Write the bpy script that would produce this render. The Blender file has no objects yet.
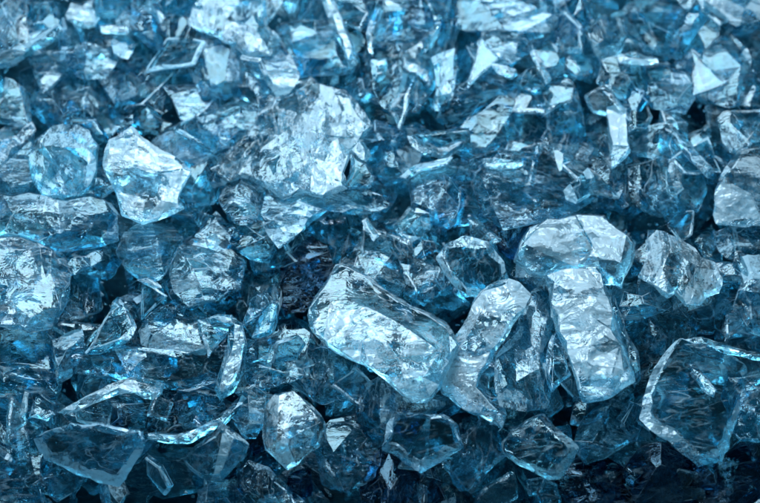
import bpy, bmesh, math, random
from mathutils import Vector, Matrix, noise
from mathutils.geometry import delaunay_2d_cdt

random.seed(11)
scene = bpy.context.scene
COL = scene.collection
PX = 0.0005                      # one unit of the traced plan is half a millimetre
S = 0.62                         # the heap falls towards the viewer
FOV = 2 * math.atan(18 / 100)    # 100 mm lens on a 36 mm sensor
D = 760 * PX / 2 / math.tan(FOV / 2)
PITCH = math.radians(40)
CENTRE = Vector((0, 0, 0.25))
FWD = Vector((0, math.cos(PITCH), -math.sin(PITCH)))
UP = Vector((0, math.sin(PITCH), math.cos(PITCH)))
RIGHT = Vector((1, 0, 0))
CAM = CENTRE - FWD * D
TAN = 2 * math.tan(FOV / 2) / 760


def W(u, v, z):
    """A point of the heap: u across, v down the slope, z out of the slope's mean surface."""
    z -= 0.0026 * max(0.0, min(v, 600) - 385) ** 2        # foot of the heap drawn back to put it in shade
    d = D - PX * (z + S * (v - 251.5))
    return CAM + RIGHT * ((u - 380) * TAN * d) + UP * ((251.5 - v) * TAN * d) + FWD * d


# ------------------------------------------------------------------ materials
def nd(nt, typ, **kw):
    n = nt.nodes.new(typ)
    for k, val in kw.items():
        if k.startswith('i_'):
            n.inputs[k[2:].replace('_', ' ')].default_value = val
        else:
            setattr(n, k, val)
    return n


def mth(nt, op, a, b=None, c=None, clamp=False):
    n = nt.nodes.new('ShaderNodeMath')
    n.operation = op
    n.use_clamp = clamp
    for i, x in enumerate((a, b, c)):
        if x is None:
            continue
        if isinstance(x, (int, float)):
            n.inputs[i].default_value = x
        else:
            nt.links.new(x, n.inputs[i])
    return n.outputs[0]


def glass_material(name, tint, frost_col, stretch, rot):
    m = bpy.data.materials.new(name)
    m.use_nodes = True
    nt = m.node_tree
    nt.nodes.clear()
    L = nt.links.new
    out = nd(nt, 'ShaderNodeOutputMaterial')
    tc = nd(nt, 'ShaderNodeTexCoord')
    oi = nd(nt, 'ShaderNodeObjectInfo')
    at = nd(nt, 'ShaderNodeAttribute', attribute_name='frost')
    f = at.outputs['Fac']
    off = nt.nodes.new('ShaderNodeVectorMath'); off.operation = 'MULTIPLY_ADD'
    L(oi.outputs['Random'], off.inputs[0]); off.inputs[1].default_value = (3.1, 5.7, 4.3)
    L(tc.outputs['Object'], off.inputs[2])
    mp = nd(nt, 'ShaderNodeMapping'); mp.inputs['Scale'].default_value = stretch; mp.inputs['Rotation'].default_value = rot
    sz = nt.nodes.new('ShaderNodeVectorMath'); sz.operation = 'SCALE'
    L(off.outputs[0], sz.inputs[0])
    wn = nt.nodes.new('ShaderNodeTexWhiteNoise'); wn.noise_dimensions = '1D'; L(oi.outputs['Random'], wn.inputs['W'])
    L(mth(nt, 'MULTIPLY_ADD', wn.outputs['Value'], 0.9, 0.5), sz.inputs['Scale'])
    L(sz.outputs[0], mp.inputs[0])
    n1 = nd(nt, 'ShaderNodeTexNoise', i_Scale=STREAK, i_Detail=4.0, i_Roughness=0.66, i_Distortion=1.3)
    L(mp.outputs[0], n1.inputs['Vector'])
    n2 = nd(nt, 'ShaderNodeTexNoise', i_Scale=95.0, i_Detail=3.0, i_Roughness=0.55, i_Distortion=0.6)
    L(off.outputs[0], n2.inputs['Vector'])
    n3 = nd(nt, 'ShaderNodeTexNoise', i_Scale=900.0, i_Detail=1.5, i_Roughness=0.6)
    L(off.outputs[0], n3.inputs['Vector'])
    # hackle lines: thin curving ridges left by the break
    def ridge(scale, dist, width):
        q = nd(nt, 'ShaderNodeTexNoise', i_Scale=scale, i_Detail=2.0, i_Roughness=0.5, i_Distortion=dist)
        L(mp.outputs[0], q.inputs['Vector'])
        e = mth(nt, 'ABSOLUTE', mth(nt, 'SUBTRACT', q.outputs['Fac'], 0.5))
        return mth(nt, 'SUBTRACT', 1.0, mth(nt, 'DIVIDE', e, width), clamp=True)
    r1 = ridge(52.0, 1.6, 0.016)
    r2 = ridge(150.0, 1.2, 0.030)
    patch = mth(nt, 'MULTIPLY', mth(nt, 'SUBTRACT', n2.outputs['Fac'], 0.38), 4.0, clamp=True)
    lines = mth(nt, 'MULTIPLY', mth(nt, 'MAXIMUM', r1, mth(nt, 'MULTIPLY', r2, 0.6)), patch)
    # fracture facets: every cell of the break is a small plane with a lean of its own
    def cells(scale):
        q = nd(nt, 'ShaderNodeTexVoronoi', i_Scale=scale)
        wv = nt.nodes.new('ShaderNodeVectorMath'); wv.operation = 'MULTIPLY_ADD'
        L(n2.outputs['Color'], wv.inputs[0]); wv.inputs[1].default_value = (0.35 / scale,) * 3; L(mp.outputs[0], wv.inputs[2])
        L(wv.outputs[0], q.inputs['Vector'])
        d = nt.nodes.new('ShaderNodeVectorMath'); d.operation = 'SUBTRACT'
        L(wv.outputs[0], d.inputs[0]); L(q.outputs['Position'], d.inputs[1])
        e = nt.nodes.new('ShaderNodeVectorMath'); e.operation = 'SUBTRACT'
        L(q.outputs['Color'], e.inputs[0]); e.inputs[1].default_value = (0.5, 0.5, 0.5)
        dt = nt.nodes.new('ShaderNodeVectorMath'); dt.operation = 'DOT_PRODUCT'
        L(d.outputs[0], dt.inputs[0]); L(e.outputs[0], dt.inputs[1])
        sp = nt.nodes.new('ShaderNodeSeparateColor'); L(q.outputs['Color'], sp.inputs[0])
        return dt.outputs['Value'], sp.outputs[0]
    fa, ca = cells(68.0)
    fb, cb = cells(200.0)
    a = mth(nt, 'MULTIPLY_ADD', mth(nt, 'SUBTRACT', n1.outputs['Fac'], 0.5), 1.7, f)
    b = mth(nt, 'MULTIPLY_ADD', mth(nt, 'SUBTRACT', ca, 0.5), 0.75, a)
    c = mth(nt, 'MULTIPLY_ADD', mth(nt, 'SUBTRACT', cb, 0.5), 0.35, mth(nt, 'MULTIPLY_ADD', mth(nt, 'SUBTRACT', n3.outputs['Fac'], 0.5), 0.7, b))
    mr = nd(nt, 'ShaderNodeMapRange', interpolation_type='SMOOTHSTEP')
    mr.inputs['From Min'].default_value = 0.35; mr.inputs['From Max'].default_value = 1.15
    L(c, mr.inputs['Value'])
    gate = mth(nt, 'MULTIPLY', f, 3.0, clamp=True)
    mask0 = mth(nt, 'MULTIPLY', mth(nt, 'MULTIPLY', mr.outputs[0], gate), FROST_MAX)
    mask = mth(nt, 'MAXIMUM', mask0, mth(nt, 'MULTIPLY', lines, LINES))
    # relief of the broken surface
    h = mth(nt, 'MULTIPLY_ADD', n1.outputs['Fac'], 0.4, mth(nt, 'MULTIPLY', n2.outputs['Fac'], 1.1))
    wt = nd(nt, 'ShaderNodeTexWave', i_Scale=38.0, i_Distortion=9.0, i_Detail=2.0)
    wt.inputs['Detail Scale'].default_value = 0.6
    L(mp.outputs[0], wt.inputs['Vector'])
    h1 = mth(nt, 'MULTIPLY_ADD', wt.outputs['Fac'], 0.2, h)
    h2 = mth(nt, 'MULTIPLY_ADD', n3.outputs['Fac'], 0.2, mth(nt, 'MULTIPLY_ADD', r1, 0.12, h1))
    fh = mth(nt, 'MULTIPLY_ADD', fa, 1.3, mth(nt, 'MULTIPLY', fb, 0.8))
    s1 = mth(nt, 'MULTIPLY', h2, mth(nt, 'MULTIPLY_ADD', f, 0.00050, 0.00022))
    s2 = mth(nt, 'MULTIPLY_ADD', fh, mth(nt, 'MULTIPLY_ADD', f, 0.75, 0.10, clamp=True), s1)
    bp = nd(nt, 'ShaderNodeBump', i_Distance=1.0, i_Strength=1.0)
    L(s2, bp.inputs['Height'])
    gl = nd(nt, 'ShaderNodeBsdfGlass', i_IOR=1.5)
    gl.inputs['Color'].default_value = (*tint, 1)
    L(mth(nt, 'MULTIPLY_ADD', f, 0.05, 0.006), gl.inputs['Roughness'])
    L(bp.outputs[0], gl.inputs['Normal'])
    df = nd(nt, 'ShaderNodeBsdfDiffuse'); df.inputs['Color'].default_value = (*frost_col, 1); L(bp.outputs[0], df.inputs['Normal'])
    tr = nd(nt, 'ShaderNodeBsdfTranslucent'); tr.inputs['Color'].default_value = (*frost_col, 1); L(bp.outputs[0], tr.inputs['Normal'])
    gs = nd(nt, 'ShaderNodeBsdfAnisotropic', i_Roughness=0.22); gs.inputs['Color'].default_value = (0.9, 0.95, 1, 1); L(bp.outputs[0], gs.inputs['Normal'])
    m1 = nd(nt, 'ShaderNodeMixShader', i_Fac=0.5); L(df.outputs[0], m1.inputs[1]); L(tr.outputs[0], m1.inputs[2])
    m2 = nd(nt, 'ShaderNodeMixShader', i_Fac=0.07); L(m1.outputs[0], m2.inputs[1]); L(gs.outputs[0], m2.inputs[2])
    m3 = nd(nt, 'ShaderNodeMixShader'); L(mask, m3.inputs[0]); L(gl.outputs[0], m3.inputs[1]); L(m2.outputs[0], m3.inputs[2])
    L(m3.outputs[0], out.inputs['Surface'])
    return m


def crack_material():
    """An air gap inside the glass: a silvery veil that comes and goes."""
    m = bpy.data.materials.new('crack_veil')
    m.use_nodes = True
    nt = m.node_tree
    nt.nodes.clear()
    L = nt.links.new
    out = nd(nt, 'ShaderNodeOutputMaterial')
    tc = nd(nt, 'ShaderNodeTexCoord')
    n1 = nd(nt, 'ShaderNodeTexNoise', i_Scale=210.0, i_Detail=5.0, i_Roughness=0.65, i_Distortion=2.0)
    L(tc.outputs['Object'], n1.inputs['Vector'])
    mr = nd(nt, 'ShaderNodeMapRange', interpolation_type='SMOOTHSTEP')
    mr.inputs['From Min'].default_value = 0.47; mr.inputs['From Max'].default_value = 0.72
    L(n1.outputs['Fac'], mr.inputs['Value'])
    bp = nd(nt, 'ShaderNodeBump', i_Distance=0.002, i_Strength=0.5); L(n1.outputs['Fac'], bp.inputs['Height'])
    gs = nd(nt, 'ShaderNodeBsdfAnisotropic', i_Roughness=0.18); gs.inputs['Color'].default_value = (0.85, 0.93, 1, 1); L(bp.outputs[0], gs.inputs['Normal'])
    tl = nd(nt, 'ShaderNodeBsdfTranslucent'); tl.inputs['Color'].default_value = (0.6, 0.78, 0.9, 1)
    mm = nd(nt, 'ShaderNodeMixShader', i_Fac=0.45); L(gs.outputs[0], mm.inputs[1]); L(tl.outputs[0], mm.inputs[2])
    tp = nd(nt, 'ShaderNodeBsdfTransparent'); tp.inputs['Color'].default_value = (0.93, 0.98, 1, 1)
    mx = nd(nt, 'ShaderNodeMixShader'); L(mth(nt, 'MULTIPLY', mr.outputs[0], 0.7), mx.inputs[0]); L(tp.outputs[0], mx.inputs[1]); L(mm.outputs[0], mx.inputs[2])
    L(mx.outputs[0], out.inputs['Surface'])
    return m


STREAK = 300.0
FROST_MAX = 0.62
LINES = 0.42
EDGE = 0.75
TINTS = {'t': ((0.55, 0.825, 0.90), (0.53, 0.78, 0.91)),     # teal
         'b': ((0.52, 0.80, 0.88), (0.49, 0.74, 0.90)),     # blue
         'n': ((0.24, 0.44, 0.58), (0.20, 0.32, 0.43)),     # deep navy; on shadowed pieces it puts shade into the glass
         'w': ((0.70, 0.905, 0.965), (0.66, 0.83, 0.92))}     # nearly colourless
STREAKS = {'': ((1, 1, 1), (0, 0, 0)), 'h': ((0.36, 1.15, 1.0), (0, 0, 0)), 'v': ((1.15, 0.36, 1.0), (0, 0, 0)),
           '/': ((0.33, 1.15, 1.0), (0, 0, -0.7)), '\\': ((0.33, 1.15, 1.0), (0, 0, 0.7))}
MATS = {}
SNAME = {'': 'crazed', 'h': 'level', 'v': 'upright', '/': 'rising', '\\': 'falling'}
TNAME = {'t': 'teal', 'b': 'blue', 'n': 'navy', 'w': 'pale'}


def mat(tint, streak):
    k = (tint, streak)
    if k not in MATS:
        MATS[k] = glass_material('%s_glass_%s' % (TNAME[tint], SNAME[streak]), *TINTS[tint], *STREAKS[streak])
    return MATS[k]


VEIL = crack_material()


# ------------------------------------------------------------------ broken glass
def inward(poly, amount, rng):
    """The outline drawn in towards itself by about AMOUNT, unevenly."""
    n = len(poly)
    area = sum(poly[i][0] * poly[(i + 1) % n][1] - poly[(i + 1) % n][0] * poly[i][1] for i in range(n))
    sgn = 1 if area > 0 else -1
    cx = sum(p[0] for p in poly) / n; cy = sum(p[1] for p in poly) / n
    res = []
    for i in range(n):
        a = Vector(poly[i - 1]); b = Vector(poly[i]); c = Vector(poly[(i + 1) % n])
        e1 = (b - a).normalized(); e2 = (c - b).normalized()
        nn = Vector((-e1.y - e2.y, e1.x + e2.x)) * sgn
        if nn.length < 1e-3:
            nn = Vector((cx, cy)) - b
        nn.normalize()
        lim = 0.8 * min((b - a).length, (c - b).length) + 0.5
        k = min(amount * (rng.uniform(0.15, 1.8) if amount < 7 else rng.uniform(0.6, 1.4)), lim)
        res.append((b.x + nn.x * k, b.y + nn.y * k))
    return res


def cleave(bm, rng, cuts, th, pick):
    """Break flat faces off the front by planes; each new face is clear, hazy or frosted."""
    fl = bm.faces.layers.float['frost']
    pl = bm.faces.layers.int['piece']
    for _ in range(cuts):
        ph = rng.uniform(0, 6.283); el = rng.uniform(0.25, 0.85)
        nn = Vector((math.cos(ph) * math.sin(el), math.sin(ph) * math.sin(el), math.cos(el)))
        hs = sorted((v.co.dot(nn) for v in bm.verts), reverse=True)
        span = hs[0] - hs[-1]
        off = hs[0] - min(span * rng.uniform(0.06, 0.20), th * rng.uniform(0.2, 0.6))
        res = bmesh.ops.bisect_plane(bm, geom=bm.verts[:] + bm.edges[:] + bm.faces[:], dist=1e-4, plane_co=nn * off, plane_no=nn, clear_outer=True)
        edges = [g for g in res['geom_cut'] if isinstance(g, bmesh.types.BMEdge) and len(g.link_faces) == 1]
        if not edges:
            continue
        out = bmesh.ops.edgeloop_fill(bm, edges=edges)
        for f in out['faces']:
            f[pl] = 0
            f[fl] = pick(f)
    left = [e for e in bm.edges if len(e.link_faces) == 1]
    if left:
        for f in bmesh.ops.holes_fill(bm, edges=left, sides=0)['faces']:
            f[pl] = 0; f[fl] = 0.1


def relief(outline, pts, rng, th, inset, lean, zfun, front, rim, seeds, cuts, back_off, back_shrink):
    """A bmesh in plan units: a cleaved front, a ring of broken edge, a back."""
    bm = bmesh.new()
    fl = bm.faces.layers.float.new('frost')
    pl = bm.faces.layers.int.new('piece')
    n = len(outline)
    cx = sum(p[0] for p in outline) / n; cy = sum(p[1] for p in outline) / n
    fr = inward(outline, inset, rng)
    fr = [(x + lean[0], y + lean[1]) for x, y in fr]
    inner = [(p[0], p[1], p[2]) for p in pts]
    v2 = [Vector(p) for p in fr] + [Vector((p[0], p[1])) for p in inner]
    if inner:
        vs, es, fs, ov, oe, of = delaunay_2d_cdt(v2, [], [list(range(n))], 1, 1e-4)
    else:
        vs, fs, ov = v2, [list(range(n))], [[i] for i in range(n)]
    top = []
    zr = [rng.uniform(-0.06, 0.06) * th if inner else 0.0 for _ in range(n)]
    for i, p in enumerate(vs):
        o = ov[i]
        z = 0.0
        if o:
            z = zr[o[0]] if o[0] < n else inner[o[0] - n][2]
        top.append(bm.verts.new((p.x, p.y, zfun(p.x, p.y) + z)))
    ring = {}
    for i in range(len(vs)):
        for o in ov[i]:
            if o < n:
                ring[o] = top[i]

    def level(q, base):
        if seeds:
            c = q.calc_center_median()
            return min(seeds, key=lambda s: (s[0] - c.x) ** 2 + (s[1] - c.y) ** 2)[2] * rng.uniform(0.6, 1.12)
        return max(0.0, base)
    for f in fs:
        try:
            q = bm.faces.new([top[i] for i in f])
        except ValueError:
            continue
        q[fl] = level(q, front * rng.uniform(0.75, 1.25)); q[pl] = 0
    if len(ring) < n:
        bm.free()
        return None
    mid = [bm.verts.new((outline[i][0], outline[i][1], zfun(*outline[i]) - th * rng.uniform(0.28, 0.42))) for i in range(n)]
    bk = []
    for i in range(n):
        x = cx + (outline[i][0] - cx) * back_shrink + back_off[0]; y = cy + (outline[i][1] - cy) * back_shrink + back_off[1]
        bk.append(bm.verts.new((x, y, zfun(x, y) - th)))

    def face(vv, val, piece):
        try:
            q = bm.faces.new(vv)
        except ValueError:
            return
        q[fl] = max(0.0, val); q[pl] = piece
    for i in range(n):
        j = (i + 1) % n
        face([ring[i], ring[j], mid[j], mid[i]], rim * (rng.uniform(0.15, 1.35) if inset < 7 else rng.uniform(0.75, 1.2)), 1)
        face([mid[i], mid[j], bk[j], bk[i]], rim * (rng.uniform(0.1, 0.6) if front > 0.1 else rng.uniform(0.02, 0.12)), 1)
    face(bk, front * 0.2, 0)
    bmesh.ops.recalc_face_normals(bm, faces=bm.faces[:])
    if cuts:
        if seeds:
            pick = lambda f: level(f, 0)
        else:
            pick = lambda f: front * rng.choice((0.1, 0.3, 0.8, 1.3, 1.7)) if front > 0.1 else front
        cleave(bm, rng, cuts, th, pick)
        bmesh.ops.recalc_face_normals(bm, faces=bm.faces[:])
    return bm


def finish(bm, rng, edge, rough, bevel, edge_frost):
    """Chamfer, refine and wrinkle the broken surface (plan units)."""
    fl = bm.faces.layers.float['frost']
    pl = bm.faces.layers.int['piece']
    bmesh.ops.triangulate(bm, faces=[f for f in bm.faces if len(f.verts) > 3])
    bmesh.ops.dissolve_degenerate(bm, dist=0.05, edges=bm.edges[:])
    sharp = [e for e in bm.edges if len(e.link_faces) == 2 and e.calc_face_angle(0) > 0.40]
    if bevel > 0 and sharp:
        sharp = [e for e in sharp if rng.random() < 0.85]
        res = bmesh.ops.bevel(bm, geom=sharp, offset=bevel, segments=1, affect='EDGES', clamp_overlap=True, profile=0.5)
        for f in res['faces']:                       # frost whitened along the chamfers to draw bright edge lines
            f[fl] = edge_frost * rng.uniform(0.55, 1.25)
        bmesh.ops.triangulate(bm, faces=[f for f in bm.faces if len(f.verts) > 3])
    bmesh.ops.remove_doubles(bm, verts=bm.verts[:], dist=0.05)
    for e in bm.edges:
        e.smooth = not (len(e.link_faces) != 2 or e.calc_face_angle(0) > 0.30 or e.link_faces[0][pl] != e.link_faces[1][pl])
    for _ in range(6):
        long = [e for e in bm.edges if e.calc_length() > edge]
        if not long:
            break
        bmesh.ops.subdivide_edges(bm, edges=long, cuts=1)
        bmesh.ops.triangulate(bm, faces=[f for f in bm.faces if len(f.verts) > 3])
    o = Vector((rng.uniform(0, 900), rng.uniform(0, 900), rng.uniform(0, 900)))
    bm.normal_update()
    new = []
    for v in bm.verts:
        p = v.co + o
        w = sum(f[fl] for f in v.link_faces) / max(1, len(v.link_faces))
        d = noise.noise_vector(p * 0.022) * 0.9 + noise.noise_vector(p * 0.08) * (0.12 + 0.7 * w)
        r = noise.noise(p * 0.16) * 0.6 + (1 - abs(noise.noise(p * 0.09 + Vector((7, 3, 1))))) * 1.4 - 1.0
        d = d * rough + v.normal * (r * 1.2 * w * rough + noise.noise(p * 0.035) * 0.5 * rough)
        new.append(v.co + d)
    for v, c in zip(bm.verts, new):
        v.co = c


def to_mesh(bm, name, pick, material, origin, tw=None):
    """Link the faces whose piece number is in PICK as one mesh, in metres about ORIGIN."""
    fl = bm.faces.layers.float['frost']
    pl = bm.faces.layers.int['piece']
    idx, verts, faces, fro, mi = {}, [], [], [], []
    sharp = set()
    for f in bm.faces:
        if f[pl] not in pick:
            continue
        row = []
        for v in f.verts:
            if v not in idx:
                idx[v] = len(verts)
                p = tw(v.co) if tw else v.co
                verts.append(W(p.x, -p.y, p.z) - origin)
            row.append(idx[v])
        faces.append(row); fro.append(f[fl]); mi.append(1 if f[pl] == 2 else 0)
        for e in f.edges:
            if not e.smooth:
                a, b = e.verts
                if a in idx and b in idx:
                    sharp.add((min(idx[a], idx[b]), max(idx[a], idx[b])))
    me = bpy.data.meshes.new(name)
    me.from_pydata(verts, [], faces)
    me.materials.append(material); me.materials.append(VEIL)
    at = me.attributes.new('frost', 'FLOAT', 'FACE')
    at.data.foreach_set('value', fro)
    me.polygons.foreach_set('material_index', mi)
    me.polygons.foreach_set('use_smooth', [True] * len(faces))
    se = me.attributes.new('sharp_edge', 'BOOLEAN', 'EDGE')
    se.data.foreach_set('value', [tuple(sorted(e.vertices)) in sharp for e in me.edges])
    me.update()
    ob = bpy.data.objects.new(name, me)
    COL.objects.link(ob)
    return ob


def veils(bm, rng, n, cx, cy, rad, z0, th):
    """Cracks that run inside the glass: small warped sheets, shorter than the piece is wide."""
    fl = bm.faces.layers.float['frost']
    pl = bm.faces.layers.int['piece']
    for _ in range(n):
        r = rad * rng.uniform(0.35, 0.62)
        m = Matrix.Rotation(rng.uniform(0, 6.28), 3, 'Z') @ Matrix.Rotation(rng.uniform(0.3, 1.1), 3, 'X')
        c = Vector((cx + rng.uniform(-.25, .25) * rad, cy + rng.uniform(-.25, .25) * rad, z0 - th * 0.5))
        g, N = [], 9
        o = Vector((rng.uniform(0, 99), rng.uniform(0, 99), 3))
        half = [min(r, th * 0.42 / max(0.15, abs((m @ Vector((0, 1, 0))).z)))][0]
        for j in range(N):
            for i in range(N):
                x = (i / (N - 1) * 2 - 1) * r; y = (j / (N - 1) * 2 - 1) * half
                k = 1 - 0.35 * (x / r) ** 2
                p = Vector((x, y * k, 0))
                p.z = noise.noise((p + o * 10) * 0.06) * r * 0.25
                g.append(bm.verts.new(m @ p + c))
        for j in range(N - 1):
            for i in range(N - 1):
                f = bm.faces.new((g[j * N + i], g[j * N + i + 1], g[(j + 1) * N + i + 1], g[(j + 1) * N + i]))
                f[fl] = 0; f[pl] = 2


COUNT = {}
HEROES = []


def tag(o, label, cat, group=None):
    o['label'] = label; o['category'] = cat
    if group:
        o['group'] = group


def jag(poly, rng, amt):
    """Breaks each long side of the outline at an uneven point."""
    res = []
    n = len(poly)
    for i in range(n):
        a, b = poly[i], poly[(i + 1) % n]
        res.append(a)
        dx, dy = b[0] - a[0], b[1] - a[1]
        l = math.hypot(dx, dy)
        if l > 13:
            for t in ([rng.uniform(.3, .7)] if l < 30 else [rng.uniform(.2, .4), rng.uniform(.6, .8)]):
                k = rng.uniform(-amt, amt) * min(l, 40)
                res.append((a[0] + dx * t - dy / l * k, a[1] + dy * t + dx / l * k))
    return res


def H(kind, label, ref, outline, z=0, th=None, front=0.2, rim=0.45, inset=4, lean=(0, 0), tint='t', streak='', pts=(), seeds=(),
      facets=None, tilt=None, back=(0, 0), shrink=0.8, cracks=None, rough=1.0, single=False):
    rng = random.Random(hash_text(label))
    o2 = [(float(a), -float(b)) for a, b in outline]
    n = len(o2)
    cx = sum(p[0] for p in o2) / n; cy = sum(p[1] for p in o2) / n
    if z < 30 and kind != 'glass_splinter':
        grow = 1.32 if z < 22 else 1.14
        o2 = [(cx + (x - cx) * grow, cy + (y - cy) * grow) for x, y in o2]
        z -= 3
    else:
        o2 = [(cx + (x - cx) * 1.03, cy + (y - cy) * 1.03) for x, y in o2]
    if kind == 'glass_plate':
        rim = min(0.95, rim * 1.35)
    area = abs(sum(o2[i][0] * o2[(i + 1) % n][1] - o2[(i + 1) % n][0] * o2[i][1] for i in range(n))) / 2
    size = math.sqrt(area)
    th = th or max(9, min(34, size * 0.55))
    if tilt is None:
        tilt = (rng.uniform(-.4, .4), rng.uniform(-.4, .4))
    if facets is None:
        facets = (3 if area < 500 else (7 if area < 1500 else 10)) if kind != 'glass_splinter' else 1
    if cracks is None:
        cracks = 0 if front < 0.1 else 0 if area < 500 else (1 if area < 1500 else 2)

    zf = lambda x, y: z + tilt[0] * (x - cx) + tilt[1] * (y - cy)
    inset = min(inset, size * 0.2)
    o2 = jag(o2, rng, 0.02 if kind == 'glass_splinter' else 0.06)
    bm = relief(o2, [(p[0], -p[1], p[2]) for p in pts], rng, th, inset, (lean[0], -lean[1]), zf, front, rim,
                [(s[0], -s[1], s[2]) for s in seeds], facets, (back[0], -back[1]), shrink)
    if bm is None:
        print('SHARD FAILED', label)
        return None
    finish(bm, rng, 3.4 if area > 900 else 2.6, rough, min(1.3 if kind == 'glass_plate' else 1.0, size * 0.035), EDGE)
    veils(bm, rng, cracks, cx, cy, size * 0.5, z, th)
    origin = W(cx, -cy, z - th)
    big = area > 700 and not single
    m = mat(tint, streak or rng.choice('hv/\\'))
    if big:
        root = bpy.data.objects.new(kind, None)
        COL.objects.link(root)
        root.location = origin
        root.empty_display_size = 0.01
        for nm, pick in (('cleaved_face', (0, 2)), ('broken_edge', (1,))):
            c = to_mesh(bm, nm, pick, m, origin)
            c.parent = root
    else:
        root = to_mesh(bm, kind, (0, 1, 2), m, origin)
        root.location = origin
    bm.free()
    tag(root, label, kind.replace('_', ' '), 'pieces of broken blue glass in the heap')
    HEROES.append((ref, cx, -cy, area))
    return root


def hash_text(s):
    h = 7
    for ch in s:
        h = (h * 131 + ord(ch)) % 1000003
    return h

WORLD, KEY, FILL, EXPO = 0.56, 7.6, 1.6, 0.0

# ------------------------------------------------------------------ the pieces one can tell apart
C, P, X, B = 'glass_chunk', 'glass_plate', 'glass_splinter', 'glass_block'
# upper edge of the photograph
H(X, 'long pale splinter rising out of the upper corner beneath a dark pane', 'the long pale corner splinter',
  [(-8,70),(-8,56),(23,44),(57,23),(62,30),(59,40),(36,50),(13,66)], z=12, front=.55, rim=.6, streak='/')
H(P, 'smooth teal pane filling the upper corner above the long pale splinter', 'the teal corner pane',
  [(-15,-14),(22,-12),(27,4),(22,38),(10,44),(-15,50)], z=0, front=.12, rim=.5)
H(C, 'small frosty lump with a bright white spot near the top edge', 'the lump with the white spot',
  [(69,15),(74,6),(90,4),(98,14),(92,24),(78,25)], z=16, front=.85, rim=.6, tint='w')
H(P, 'dark see-through pane between the corner pane and the white-spotted lump', 'the dark upper pane',
  [(25,8),(42,5),(66,8),(66,20),(52,26),(24,43),(21,30)], z=-4, front=.03, rim=.4)
H(X, 'short white sliver lying level under the upright pale block', 'the short white sliver',
  [(100,26),(127,25),(130,31),(126,34),(102,33)], z=20, front=.95, rim=.8, streak='h', tint='w')
H(B, 'upright mid-blue block with vertical streaks reaching the top edge', 'the streaked upright block',
  [(99,-8),(137,-8),(141,8),(139,28),(126,27),(101,25)], z=8, front=.3, rim=.5, streak='v')
H(C, 'frosty wedge hanging just below the short white sliver', 'the frosty wedge',
  [(113,38),(125,33),(133,44),(127,57),(115,52)], z=14, front=.65, rim=.5)
H(C, 'rippled frosty chunk between the long pale splinter and the frosty wedge', 'the rippled chunk',
  [(70,52),(84,46),(100,50),(112,58),(102,74),(84,75),(72,66)], z=6, front=.5, rim=.55, streak='/')
H(P, 'broad smooth teal plate behind the star-shaped and the crowned chunks', 'the broad teal plate',
  [(112,66),(130,55),(165,34),(194,30),(200,60),(182,92),(152,110),(118,98)], z=-16, front=.1, rim=.4)
H(C, 'dark teal lump below the rippled chunk with a few bright specks', 'the dark speckled lump',
  [(28,76),(60,68),(84,80),(112,84),(112,108),(84,122),(50,118),(30,100)], z=-14, front=.16, rim=.35)
H(P, 'deep blue sloping pane above the star-shaped white chunk', 'the sloping deep blue pane',
  [(84,124),(112,110),(140,112),(160,124),(150,134),(128,126),(104,142),(92,138)], z=-2, front=.2, rim=.4, streak='/')
H(C, 'rough frosty crown-like chunk with three dark pits near the top edge', 'the pitted crown chunk',
  [(196,13),(203,-2),(232,-8),(264,-4),(263,26),(275,36),(268,53),(245,53),(234,45),(220,37),(205,31),(193,24)], z=24, th=22,
  front=.8, rim=.7, tint='w', facets=3, seeds=[(205,12,.7),(230,10,.75),(255,12,.8),(250,40,.9),(225,30,.55),(212,25,.9),(240,25,.7),(265,40,.95)])
H(B, 'clear blue block hanging under the pitted crown chunk', 'the clear hanging block',
  [(193,28),(230,42),(244,55),(237,82),(224,92),(205,90),(195,70)], z=8, front=.3, rim=.45, streak='v', tint='b')
H(C, 'tall pale wedge standing below the pitted crown chunk', 'the tall pale wedge',
  [(264,54),(276,42),(286,54),(296,73),(288,90),(276,94),(267,75)], z=18, front=.65, rim=.6, streak='\\', tint='w')
H(B, 'greenish clear block with a pale upright edge beside the broad teal plate', 'the green-edged block',
  [(168,28),(193,25),(198,48),(197,67),(177,69),(170,50)], z=4, front=.14, rim=.55, lean=(4,0))
H(P, 'broad blue pane with a frosted margin right of the tall pale wedge'.replace('right of', 'beside'), 'the frost-edged blue pane',
  [(276,36),(290,27),(328,25),(342,44),(351,60),(345,68),(298,72),(286,54)], z=8, front=.28, rim=.55, tint='b',
  seeds=[(285,45,.6),(300,35,.5),(320,50,.18),(330,35,.3),(310,62,.25)])
H(X, 'long straight pale strip leaning down from the top edge', 'the leaning pale strip',
  [(319,-8),(331,-8),(342,20),(354,45),(357,63),(350,70),(345,53),(330,25)], z=22, front=.72, rim=.6, streak='\\', tint='w')
H(P, 'dark triangular blue pane beside the leaning pale strip', 'the dark triangular pane',
  [(332,-6),(358,-6),(367,20),(369,44),(354,46),(342,20)], z=2, front=.06, rim=.4, tint='b')
H(X, 'upright pale strip with a pinched waist near the top edge', 'the upright pale strip',
  [(370,20),(376,4),(384,8),(380,26),(374,42),(373,60),(367,47),(366,34)], z=18, front=.6, rim=.6, streak='v', tint='w')
H(P, 'large clear blue pane with fine diagonal scratches at the top edge', 'the scratched clear pane',
  [(380,10),(402,-2),(430,4),(438,18),(430,40),(418,52),(398,46),(378,42)], z=4, front=.2, rim=.4, streak='/', tint='b')
H(X, 'thin pale bar leaning against the scratched clear pane', 'the thin pale bar',
  [(419,55),(430,34),(436,22),(441,21),(439,34),(428,53)], z=18, front=.65, rim=.6, streak='/')
H(P, 'dark green-blue triangular pane between the thin pale bar and a pale pillar', 'the green triangular pane',
  [(425,57),(436,38),(444,22),(453,26),(453,56),(440,62)], z=0, front=.03, rim=.4)
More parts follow.
